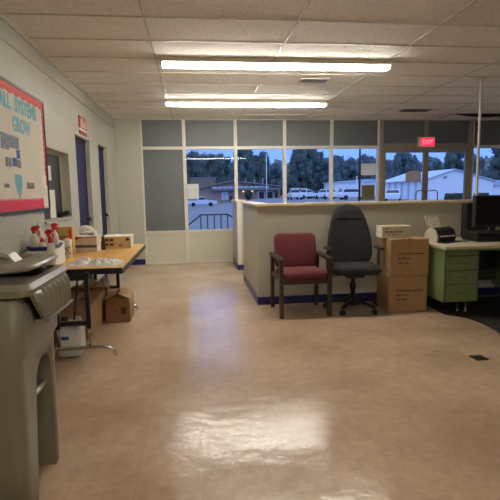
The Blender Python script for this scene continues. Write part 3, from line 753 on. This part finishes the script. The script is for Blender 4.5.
# monitor on a flat computer
pc = thing('desktop_computer', 'flat black desktop computer under the monitor on the desk', 'computer', (3.36, 4.98, .745), R(-3))
MB().ab((-.27, -.16, 0), (.27, .17, .10), .006).build('case', 'black', pc)
MB().ab((-.25, -.168, .015), (.25, -.16, .085), .003).build('front_panel', 'screen', pc)
MB().ab((-.18, -.1705, .045), (-.10, -.168, .055)).build('drive_slot', 'black_metal', pc)
for xx in (.15, .18, .21): MB().ab((xx, -.1705, .04), (xx+.015, -.168, .055)).build('button', 'grey_print', pc)
mn = thing('monitor', 'black flat screen monitor standing on the flat computer', 'monitor', (3.35, 4.93, .845), R(-3))
MB().ab((-.09, -.06, 0), (.09, .10, .014), .005).build('stand_base', 'black', mn)
MB().ab((-.03, .04, .014), (.03, .06, .20)).build('stand_neck', 'black', mn)
hs = MB().ab((-.255, -.03, .055), (.255, .04, .41), .008).build('housing', 'black', mn)
MB().ab((-.235, -.0315, .085), (.235, -.03, .39)).build('screen', 'screen', mn)
MB().ab((-.017, -.032, .062), (.017, -.03, .072)).build('badge', 'chrome', mn)
tag(MB().ab((3.22, 5.27, .745), (3.50, 5.40, 1.16), .008).build('computer_case', 'charcoal'), 'dark grey upright case behind the black monitor at half wall', 'case')

# floor outlet plate and dark mat, its shape drawn to take in the desk's shadow
t = thing('floor_plate', 'small dark metal floor plate set in the tan tiles', 'floor plate', (2.195, 3.355, 0), R(3))
MB().box((0, 0, .003), (.105, .105, .006), .002).build('plate', 'black_metal', t)
MB().lathe([(.03, .006), (.03, .008), (.02, .0085)], n=16).build('cover', 'black', t)
pts = [(2.62, 4.62), (2.70, 4.55), (2.76, 4.46), (2.785, 4.34), (2.79, 4.2), (2.775, 4.0), (2.74, 3.86), (2.76, 3.7), (2.85, 3.58), (3.0, 3.5), (4.2, 3.5), (4.2, 5.3), (2.62, 5.3)]
tag(MB().prism(pts, 'xy', .0005, .006).build('floor_mat_and_shadow', 'mat_dark'), 'dark floor mat drawn together with the shadow of the green desk', 'mat')

# ------------------------------------------------------------------ papers on the window glass
def sheet(lab, x0, z0, x1, z1, m='white', y=F-.001, round_=False):
    q = MB()
    if round_:
        pts = [(x0, z0), (x1, z0), (x1, z1-.06)] + [((x0+x1)/2+(x1-x0)/2*math.cos(R(a)), z1-.06+.06*math.sin(R(a))) for a in range(15, 180, 15)] + [(x0, z1-.06)]
        q.prism(pts[::-1], 'xz', y-.001, y)
    else: q.ab((x0, y-.001, z0), (x1, y, z1))
    return tag(q.build('notice', m), lab, 'notice')
GY = F+.0175
sheet('white notice taped low at left of the window beside grey panel', -.128, 1.22, .084, 1.506, 'notice_paper', GY)
sheet('cream notice taped high on the window left of the double doors', 3.275, 1.63, 3.577, 1.857, 'notice_paper', GY)
sheet('olive notice with dark sides low on window left of the double doors', 3.29, 1.139, 3.56, 1.438, mat('olive_card', (112, 108, 74), .8), GY)
sheet('round-topped pinkish notice on the left leaf of double doors', 4.19, 1.48, 4.517, 1.705, 'pinkish_paper', F+.0015, True)

# ------------------------------------------------------------------ outside
def sst(a, b, v):
    t = max(0, min(1, (v-a)/(b-a))); return t*t*(3-2*t)
def gz(x, y):
    far = -1.05+1.0*sst(3, 16, x)
    return -.12+(far+.12)*sst(11, 78, y)
M['asphalt'] = mat('asphalt', (116, 116, 118), .85, var=.1, vscale=.4)
def gfn(u, v):
    x = -60+240*u; y = F+.12+(200)*v**1.6
    return (x, y, gz(x, y))
struct(MB().grid(gfn, 60, 40).build('ground', 'asphalt'))
# railing just outside
rl = thing('railing', 'black metal railing outside the window at left of the counter', 'railing', (0, 10.2, -.12))
q = MB(); q.tube([(-.62, 0, .40), (.12, 0, .985), (.70, 0, .985), (1.3, 0, .62)], .016, 8); q.build('top_rail', 'black_metal', rl)
MB().tube([(-.62, 0, .14), (1.3, 0, .14)], .012, 8).build('bottom_rail', 'black_metal', rl)
for xx, zt_ in ((.12, .985), (.265, .985), (.41, .985), (.555, .985), (.70, .985)):
    MB().tube([(xx, 0, 0), (xx, 0, zt_)], .013, 8).build('baluster', 'black_metal', rl)

def paint(n, rgb): return mat(n, rgb, .3, coat=.4)
P_white = paint('car_white', (232, 232, 234)); P_red = paint('car_red', (150, 44, 46)); P_dark = paint('car_dark', (58, 62, 72)); P_silver = paint('car_silver', (214, 218, 222))
M['car_glass'] = mat('car_glass', (34, 40, 50), .12); M['tyre'] = mat('tyre', (24, 24, 26), .8)
def vehicle(kind, label, x, y, rz, m, scale=1):
    nm = {'pickup': 'pickup_truck', 'car': 'car', 'suv': 'car', 'van': 'van'}[kind]
    t = thing(nm, label, {'pickup': 'truck', 'van': 'van'}.get(kind, 'car'), (x, y, gz(x, y)), rz, 'parked vehicles'); t.scale = (scale,)*3
    w = .92
    side = {'pickup': ([(-2.7, .45), (2.7, .45), (2.75, .75), (2.65, 1.0), (1.2, 1.1), (.55, 1.12), (-.75, 1.12), (-.8, 1.08), (-2.7, 1.08)], [(.95, 1.1), (.35, 1.72), (-.55, 1.76), (-.78, 1.1)]),
            'car': ([(-2.3, .35), (2.3, .35), (2.33, .65), (2.2, .82), (1.1, .95), (-1.5, .97), (-2.3, .92)], [(1.1, .95), (.35, 1.42), (-.9, 1.45), (-1.75, .95)]),
            'suv': ([(-2.3, .4), (2.3, .4), (2.35, .8), (2.2, 1.0), (1.2, 1.08), (-2.25, 1.1), (-2.32, .9)], [(1.2, 1.08), (.6, 1.7), (-1.9, 1.72), (-2.2, 1.1)]),
            'van': ([(-2.6, .4), (2.4, .4), (2.5, .9), (2.2, 1.2), (1.7, 1.25), (-2.6, 1.25)], [(1.8, 1.25), (1.2, 2.1), (-2.55, 2.15), (-2.6, 1.25)])}[kind]
    MB().prism(side[0], 'xz', -w, w).build('body', m, t)
    cabn = [(a*1.0, b_) for a, b_ in side[1]]
    q = MB()
    zlo = cabn[0][1]; lo = [(p[0], p[1]) for p in cabn]
    q.loft([[(p[0], s_*(w-.06 if p[1] < zlo+.2 else w-.2), p[1]) for p in lo] for s_ in (-1, 1)], smooth=False)
    cb = q.build('cabin', m, t)
    g = MB()
    mx = sum(p[0] for p in lo)/4; mz = (zlo+max(p[1] for p in lo))/2
    for s_ in (-1, 1):
        pts = [(mx+(p[0]-mx)*.86, mz+(p[1]-mz)*.68, p[1]) for p in lo]
        vs = [(a, s_*((w-.06)+((w-.2)-(w-.06))*((z_-zlo)/(max(p[1] for p in lo)-zlo))+.012), z_) for a, z_, _ in pts]
        f = [g.b.verts.new(v) for v in vs]; g.b.faces.new(f)
    for i0, i1 in ((0, 1), (3, 2)):   # windscreen, rear glass
        a, b_ = lo[i0], lo[i1]; ex = .015 if i0 == 0 else -.015
        ps = []
        for k, yw in ((.15, w-.12), (.88, w-.25)):
            ps.append((a[0]+(b_[0]-a[0])*k+ex, yw, a[1]+(b_[1]-a[1])*k+.01))
        f = [g.b.verts.new(v) for v in ((ps[0][0], -ps[0][1], ps[0][2]), (ps[0][0], ps[0][1], ps[0][2]), (ps[1][0], ps[1][1], ps[1][2]), (ps[1][0], -ps[1][1], ps[1][2]))]
        g.b.faces.new(f)
    g.build('glazing', 'car_glass', cb)
    for xx in (1.55, -1.55):
        for s_ in (-1, 1):
            MB().tube([(xx, s_*(w-.2), .36), (xx, s_*(w+.02), .36)], .37, 18).build('wheel', 'tyre', t)
    return t
vehicle('pickup', 'silver pickup truck on the road in front of the brick building', 1.3, 86, 0, P_silver)
vehicle('pickup', 'white pickup truck with red stripe parked nose-in at left of the row', 17.1, 80, R(88), P_white)
vehicle('pickup', 'white pickup truck parked angled, second from left in the row', 20.6, 86, R(30), P_white)
vehicle('suv', 'white car in the row just left of the middle window post', 22.3, 79, R(100), P_white)
vehicle('van', 'white van parked far back behind the row of cars', 23.6, 104, R(20), P_white)
vehicle('car', 'dark car parked behind the two white pickups', 24.2, 92, R(10), P_dark)
vehicle('car', 'white car just right of the middle window post', 26.5, 90, R(0), P_white)
vehicle('car', 'red car parked in front of the pale long building', 31.8, 98, R(10), P_red)
vehicle('suv', 'white car with dark glass left of the utility pole', 24.4, 71, R(5), P_white)
vehicle('car', 'white car with dark glass in front of the white metal building', 25.0, 57.5, R(65), P_white)

M['brick'] = mat('brick_red', (172, 140, 130), .9, var=.12, vscale=3)
M['roof_grey'] = mat('roof_grey', (122, 122, 122), .8)
M['metal_white'] = mat('metal_white', (236, 236, 238), .5, var=.03, vscale=1)
M['metal_roof'] = mat('metal_roof', (176, 190, 206), .45)
M['warm'] = mat('warm_lamp', (255, 210, 150), .5, emit=(255, 190, 110), estr=2.5)
M['pale_sign'] = mat('pale_sign', (190, 200, 214), .5)
# brick building with low gable
bl = thing('brick_building', 'low brick building with shallow gabled roof across the road', 'building', (0, 105, -1.1))
gl = [(.4, 0), (19.2, 0), (19.2, 3.45), (8.4, 4.85), (.4, 3.3)]
MB().prism(gl, 'xz', 0, 14).build('wall', 'brick', bl)
q = MB()
for (a, b_) in (((-.4, 3.1), (8.4, 4.9)), ((8.4, 4.9), (20.2, 3.4))):
    q.prism([a, b_, (b_[0], b_[1]+.28), (a[0], a[1]+.28)], 'xz', -.9, 14.5)
q.build('roof', 'roof_grey', bl)
MB().ab((3.6, -1.3, 2.95), (19.0, 0, 3.35)).build('awning', 'roof_grey', bl)
q = MB(); x = 4.0
while x < 16: q.ab((x, -1.33, 3.42), (x+.9, -1.2, 3.75)); x += 1.15
q.build('shop_lettering', 'pale_sign', bl)
for x0, x1 in ((6.0, 7.4), (14.2, 15.6), (16.0, 17.6)):
    wv = MB().ab((x0, -.06, .9), (x1, 0, 2.6)).build('window', 'metal_white', bl)
    MB().ab((x0+.12, -.08, 1.0), (x1-.12, -.06, 2.5)).build('pane', 'pale_sign' if x0 == 6.0 else 'car_glass', wv)
for x0 in (10.8, 12.8): MB().lathe([(.12, 0), (.2, .1), (.12, .22)], (x0, -.3, 2.55), 10).build('wall_lamp', 'warm', bl)
for x0, h_ in ((12.0, 2.0), (14.0, 1.6), (16.0, 2.2)): MB().tube([(x0, 5, 4.3), (x0, 5, 4.4+h_*.6)], .05, 6).build('vent_pipe', 'metal_white', bl)
M['shrub'] = mat('shrub_leaf', (36, 48, 36), .9, var=.3, vscale=2)
for xx, hh, lb in ((7.9, 1.5, 'dark shrub in front of the pale shop window'), (11.8, 2.2, 'dark round shrub between the two warm wall lamps'), (18.0, 1.9, 'dark narrow shrub at right end of the brick building')):
    tag(MB().blob((0, 0, hh*.5), .5*hh, 2, .2, 3, sc=(.8 if hh > 2 else .42, .6, 1)).build('shrub', 'shrub', None, (xx, 103.2, -1.05 if xx < 3 else gz(xx, 103))), lb, 'shrub')
t = thing('tan_building', 'small tan flat building behind the brick building at left', 'building', (-1, 119.8, -1.1))
MB().ab((0, 0, 0), (6.4, 2, 6.1)).build('wall', mat('tan_wall', (128, 116, 98), .9), t)
MB().ab((-.15, -.15, 6.1), (6.55, 2.15, 6.35)).build('roof', 'roof_grey', t)
# long pale building
t = thing('long_building', 'long pale low building behind the cars and utility pole', 'building', (34.0, 112, 0))
MB().ab((0, 0, -.5), (16, 10, 3.3)).build('wall', 'metal_white', t)
MB().prism([(-.3, 3.3), (16.3, 3.3), (16.3, 3.55), (8, 4.1), (-.3, 3.55)], 'xz', -.3, 10.3).build('roof', 'metal_roof', t)
for k in range(5): MB().ab((1+k*1.6, -.05, 1.2), (1.6+k*1.6, 0, 2.2)).build('window', 'pale_sign', t)
# white metal building, gable end toward the window
t = thing('metal_building', 'white metal building with gable end seen through the double doors', 'building', (0, 60, 0))
MB().prism([(30.6, -.3), (40.2, -.3), (40.2, 2.3), (34.6, 3.85), (30.6, 2.55)], 'xz', 0, 14.6).build('wall', 'metal_white', t)
q = MB(); q.prism([(30.2, 2.45), (34.6, 3.88), (34.6, 4.02), (30.2, 2.6)], 'xz', -.25, 14.9); q.prism([(34.6, 3.88), (40.6, 2.22), (40.6, 2.36), (34.6, 4.02)], 'xz', -.25, 14.9); q.build('roof', 'metal_roof', t)
MB().ab((33.1, -.18, 2.85), (33.5, 0, 3.0)).build('wall_lamp', 'dark_alu', t)
for k in range(7): MB().ab((30.42, .4+k*2.2, -.3), (30.6, .8+k*2.2, 2.45)).build('pilaster', 'pale_sign', t)
t = thing('low_building', 'low pale building at far right behind the gable building', 'building', (58.8, 90, 0))
MB().ab((0, 0, -.5), (10, 6, 1.9)).build('wall', 'metal_white', t)
MB().ab((-.3, -.4, 1.9), (10.3, 6.3, 3.0)).build('roof', 'metal_roof', t)
MB().ab((.6, -.05, -.4), (1.4, 0, 1.4)).build('door', 'dark_alu', t)
def hedge_mb(ww):
    q = MB(); q.box((0, 0, .52), (1.9*ww, 1.0, 1.04), .16, seg=3)
    bmesh.ops.subdivide_edges(q.b, edges=q.b.edges[:], cuts=3, use_grid_fill=True)
    for v in q.b.verts: v.co += Vector((noise.noise(v.co*5), noise.noise(v.co*5+Vector((9, 0, 0))), noise.noise(v.co*5+Vector((0, 9, 0)))))*.07
    return q
for xx, ww, lb in ((23.3, .95, 'clipped dark hedge seen through right leaf of the double doors'), (25.7, .55, 'small dark hedge seen right of the double doors')):
    tag(hedge_mb(ww).build('hedge', 'shrub', None, (xx, 40, gz(xx, 40))), lb, 'hedge')
# poles
M['pole_wood'] = mat('pole_wood', (62, 54, 50), .9)
t = thing('utility_pole', 'tall dark utility pole outside, left of the double doors', 'pole', (21.5, 60, gz(21.5, 60)))
MB().tube([(0, 0, -.1), (0, 0, 9.5)], [.15, .11], 10).build('post', 'pole_wood', t)
MB().box((0, 0, 8.8), (2.2, .1, .12)).build('crossarm', 'pole_wood', t)
t = thing('light_pole', 'pale lamp post rising from the car park between trees', 'pole', (11.5, 75, gz(11.5, 75)))
MB().tube([(0, 0, -.1), (0, 0, 7.6)], [.07, .05], 10).build('post', 'metal_white', t)
MB().tube([(0, 0, 7.55), (.8, 0, 7.7)], .05, 8).build('lamp_arm', 'metal_white', t)
t = thing('flag_post', 'short pale post beside the long building left of utility pole', 'pole', (26.4, 75, -.1))
MB().tube([(0, 0, 0), (0, 0, 3.8)], .07, 8).build('post', 'metal_white', t)
for k, (z0, lb) in enumerate(((6.9, 'upper overhead wire crossing in front of the trees'), (5.0, 'lower overhead wire crossing in front of the trees'))):
    tag(MB().tube([(-20+8*i, 60+.2*i, z0-.12*(1-((i % 6)-2.5)**2/6)) for i in range(14)], .022, 5).build('overhead_wire', 'black_metal'), lb, 'wire', 'overhead wires')

# trees beyond the lot
M['leaf_a'] = mat('leaf_dark_hazed', (88, 106, 100), .95, var=.4, vscale=1.3, detail=8)  # leaf colour lifted and blued to stand in for haze
M['leaf_b'] = mat('leaf_mid_hazed', (100, 116, 118), .95, var=.3, vscale=1.1, detail=8)  # paler and bluer still, haze painted into the leaves
M['bark'] = mat('bark', (62, 54, 48), .95)
def crown_mesh(seed, leaf):
    random.seed(seed); q = MB()
    for k in range(70):
        a = random.random()*2*PI; rr = random.random()**.5*.36; zz = .22+.68*random.random()
        taper = 1-.6*abs(zz-.45)/.55
        q.blob((rr*math.cos(a)*taper, rr*math.sin(a)*taper, zz), .045+.05*random.random(), 2, .8, 3.2)
    fs = [f.calc_center_median() for f in q.b.faces]; ns = [f.normal.copy() for f in q.b.faces]
    for k in range(11000):
        p = random.choice(fs); d = Vector((random.gauss(0, 1), random.gauss(0, 1), random.gauss(0, 1))).normalized()
        e1 = d.orthogonal().normalized(); e2 = d.cross(e1); sz = .008+.011*random.random()
        p = p+Vector((random.gauss(0, .026), random.gauss(0, .026), random.gauss(0, .026)))
        vs = [q.b.verts.new(p+e1*sz*a+e2*sz*b_*1.4) for a, b_ in ((-1, -.4), (0, -1), (1, -.2), (.2, 1))]
        q.b.faces.new(vs)
    return q
protos = []
for s_, lf in ((1, 'leaf_a'), (2, 'leaf_a'), (3, 'leaf_b'), (4, 'leaf_b')):
    o = crown_mesh(s_, lf).build('crown', lf); tk = MB().tube([(0, 0, 0), (.01, 0, .3), (0, 0, .6)], [.035, .028, .015], 8).build('trunk', 'bark')
    protos.append((o.data, tk.data)); bpy.data.objects.remove(o); bpy.data.objects.remove(tk)
def tree(label, x, y, top, wid, k, i):
    yn = (127, 141, 155)[i % 3]
    top += 1.1 if i >= 7 else 0
    k_ = yn/y; x *= k_; top = 1.33+(top-1.33)*k_; y = yn; wid *= .98
    base = gz(x, y)-.3; hgt = top-base
    t = thing('tree', label, 'tree', (x, y, base), i*1.3, 'trees beyond the car park')
    for nm, me in zip(('crown', 'trunk'), protos[k]):
        o = bpy.data.objects.new(nm, me); C.objects.link(o); o.parent = t; o.scale = (wid, wid, hgt)
TR = [
 ('dark tree at far left edge of the first clear window', -.8, 124, 12.2, 9, 0),
 ('dark tree above the tan building', 3.6, 127, 12.0, 9, 1),
 ('dark tree rising behind the left slope of the brick roof', 7.8, 126, 11.7, 9, 0),
 ('tallest dark tree of the left clump, behind the brick roof ridge', 12.8, 124, 13.0, 10, 1),
 ('dark tree behind right slope of the brick roof', 17.6, 125, 12.0, 9, 0),
 ('low tree in the dip between the two dark clumps', 22.0, 130, 9.4, 8, 3),
 ('tall dark tree right of the lamp post', 27.2, 118, 12.6, 10.5, 1),
 ('dark tree at right end of the second dark clump', 31.8, 122, 11.4, 9, 0),
 ('mid green tree behind the white van', 35.6, 130, 10.2, 9, 2),
 ('mid green tree above the left end of the long building', 39.6, 132, 10.4, 10, 3),
 ('mid green tree just left of the utility pole', 43.6, 132, 9.8, 9, 2),
 ('mid green tree behind the cream window notice', 48.4, 130, 10.6, 10, 3),
 ('mid green tree at the left edge of the double doors', 53.4, 130, 9.9, 9, 2),
 ('tall mid green tree in the middle of left door leaf', 57.4, 126, 11.4, 9, 3),
 ('mid green tree behind the meeting stiles of the double doors', 61.8, 130, 10.2, 9, 2),
 ('low tree at left of the right door leaf', 66.6, 128, 9.6, 9, 3),
 ('tall dark tree at right in the right door leaf', 72.2, 125, 11.8, 10, 0),
 ('mid green tree right of the double doors behind the pole', 79.0, 126, 10.4, 10, 2),
 ('tall dark tree at the far right edge of the window', 86.0, 124, 13.4, 12, 1),
]
for i, (lb, x, y, tp, wd, k) in enumerate(TR): tree(lb, x, y, tp, wd, k, i)
random.seed(5)
hb = MB()
for i in range(70):
    x = -14+112*i/69; hb.blob((x*1.35, 172+random.random()*6, 4.4+random.random()*1.8), 4.6+random.random()*1.5, 3, .7, 4)
th = hb.build('tree_line', 'leaf_b'); th['kind'] = 'stuff'; tag(th, 'continuous belt of far woods behind the separate trees', 'woods')

# ------------------------------------------------------------------ sky
w = bpy.data.worlds.new('dusk'); bpy.context.scene.world = w; w.use_nodes = True
nt = w.node_tree; bg = nt.nodes['Background']
tc = nt.nodes.new('ShaderNodeTexCoord'); sp = nt.nodes.new('ShaderNodeSeparateXYZ'); rp = nt.nodes.new('ShaderNodeValToRGB')
nt.links.new(tc.outputs['Generated'], sp.inputs[0]); nt.links.new(sp.outputs[2], rp.inputs[0])
rp.color_ramp.elements[0].position = 0; rp.color_ramp.elements[0].color = (.19, .36, .88, 1)
rp.color_ramp.elements[1].position = .6; rp.color_ramp.elements[1].color = (.55, .74, 1.25, 1)
e = rp.color_ramp.elements.new(.12); e.color = (.20, .38, .95, 1)
nt.links.new(rp.outputs[0], bg.inputs['Color']); bg.inputs['Strength'].default_value = 1.55

# ------------------------------------------------------------------ camera
cam = bpy.data.cameras.new('camera'); co = bpy.data.objects.new('camera', cam); C.objects.link(co)
cam.sensor_width = 36; cam.lens = 36*470/500; cam.clip_end = 600; cam.clip_start = .05
yaw, pitch, roll = .11495, .12207, -.01625
f_ = Vector((math.sin(yaw)*math.cos(pitch), math.cos(yaw)*math.cos(pitch), -math.sin(pitch)))
r_ = Vector((math.cos(yaw), -math.sin(yaw), 0)); u_ = r_.cross(f_)
r2 = math.cos(roll)*r_+math.sin(roll)*u_; u2 = -math.sin(roll)*r_+math.cos(roll)*u_
m3 = Matrix((r2, u2, -f_)).transposed()
co.matrix_world = Matrix.Translation((0, 0, 1.33)) @ m3.to_4x4()
sc = bpy.context.scene; sc.camera = co
sc.view_settings.view_transform = 'Standard'; sc.view_settings.look = 'None'; sc.view_settings.gamma = 1; sc.view_settings.use_curve_mapping = False
sc.view_settings.exposure = 0
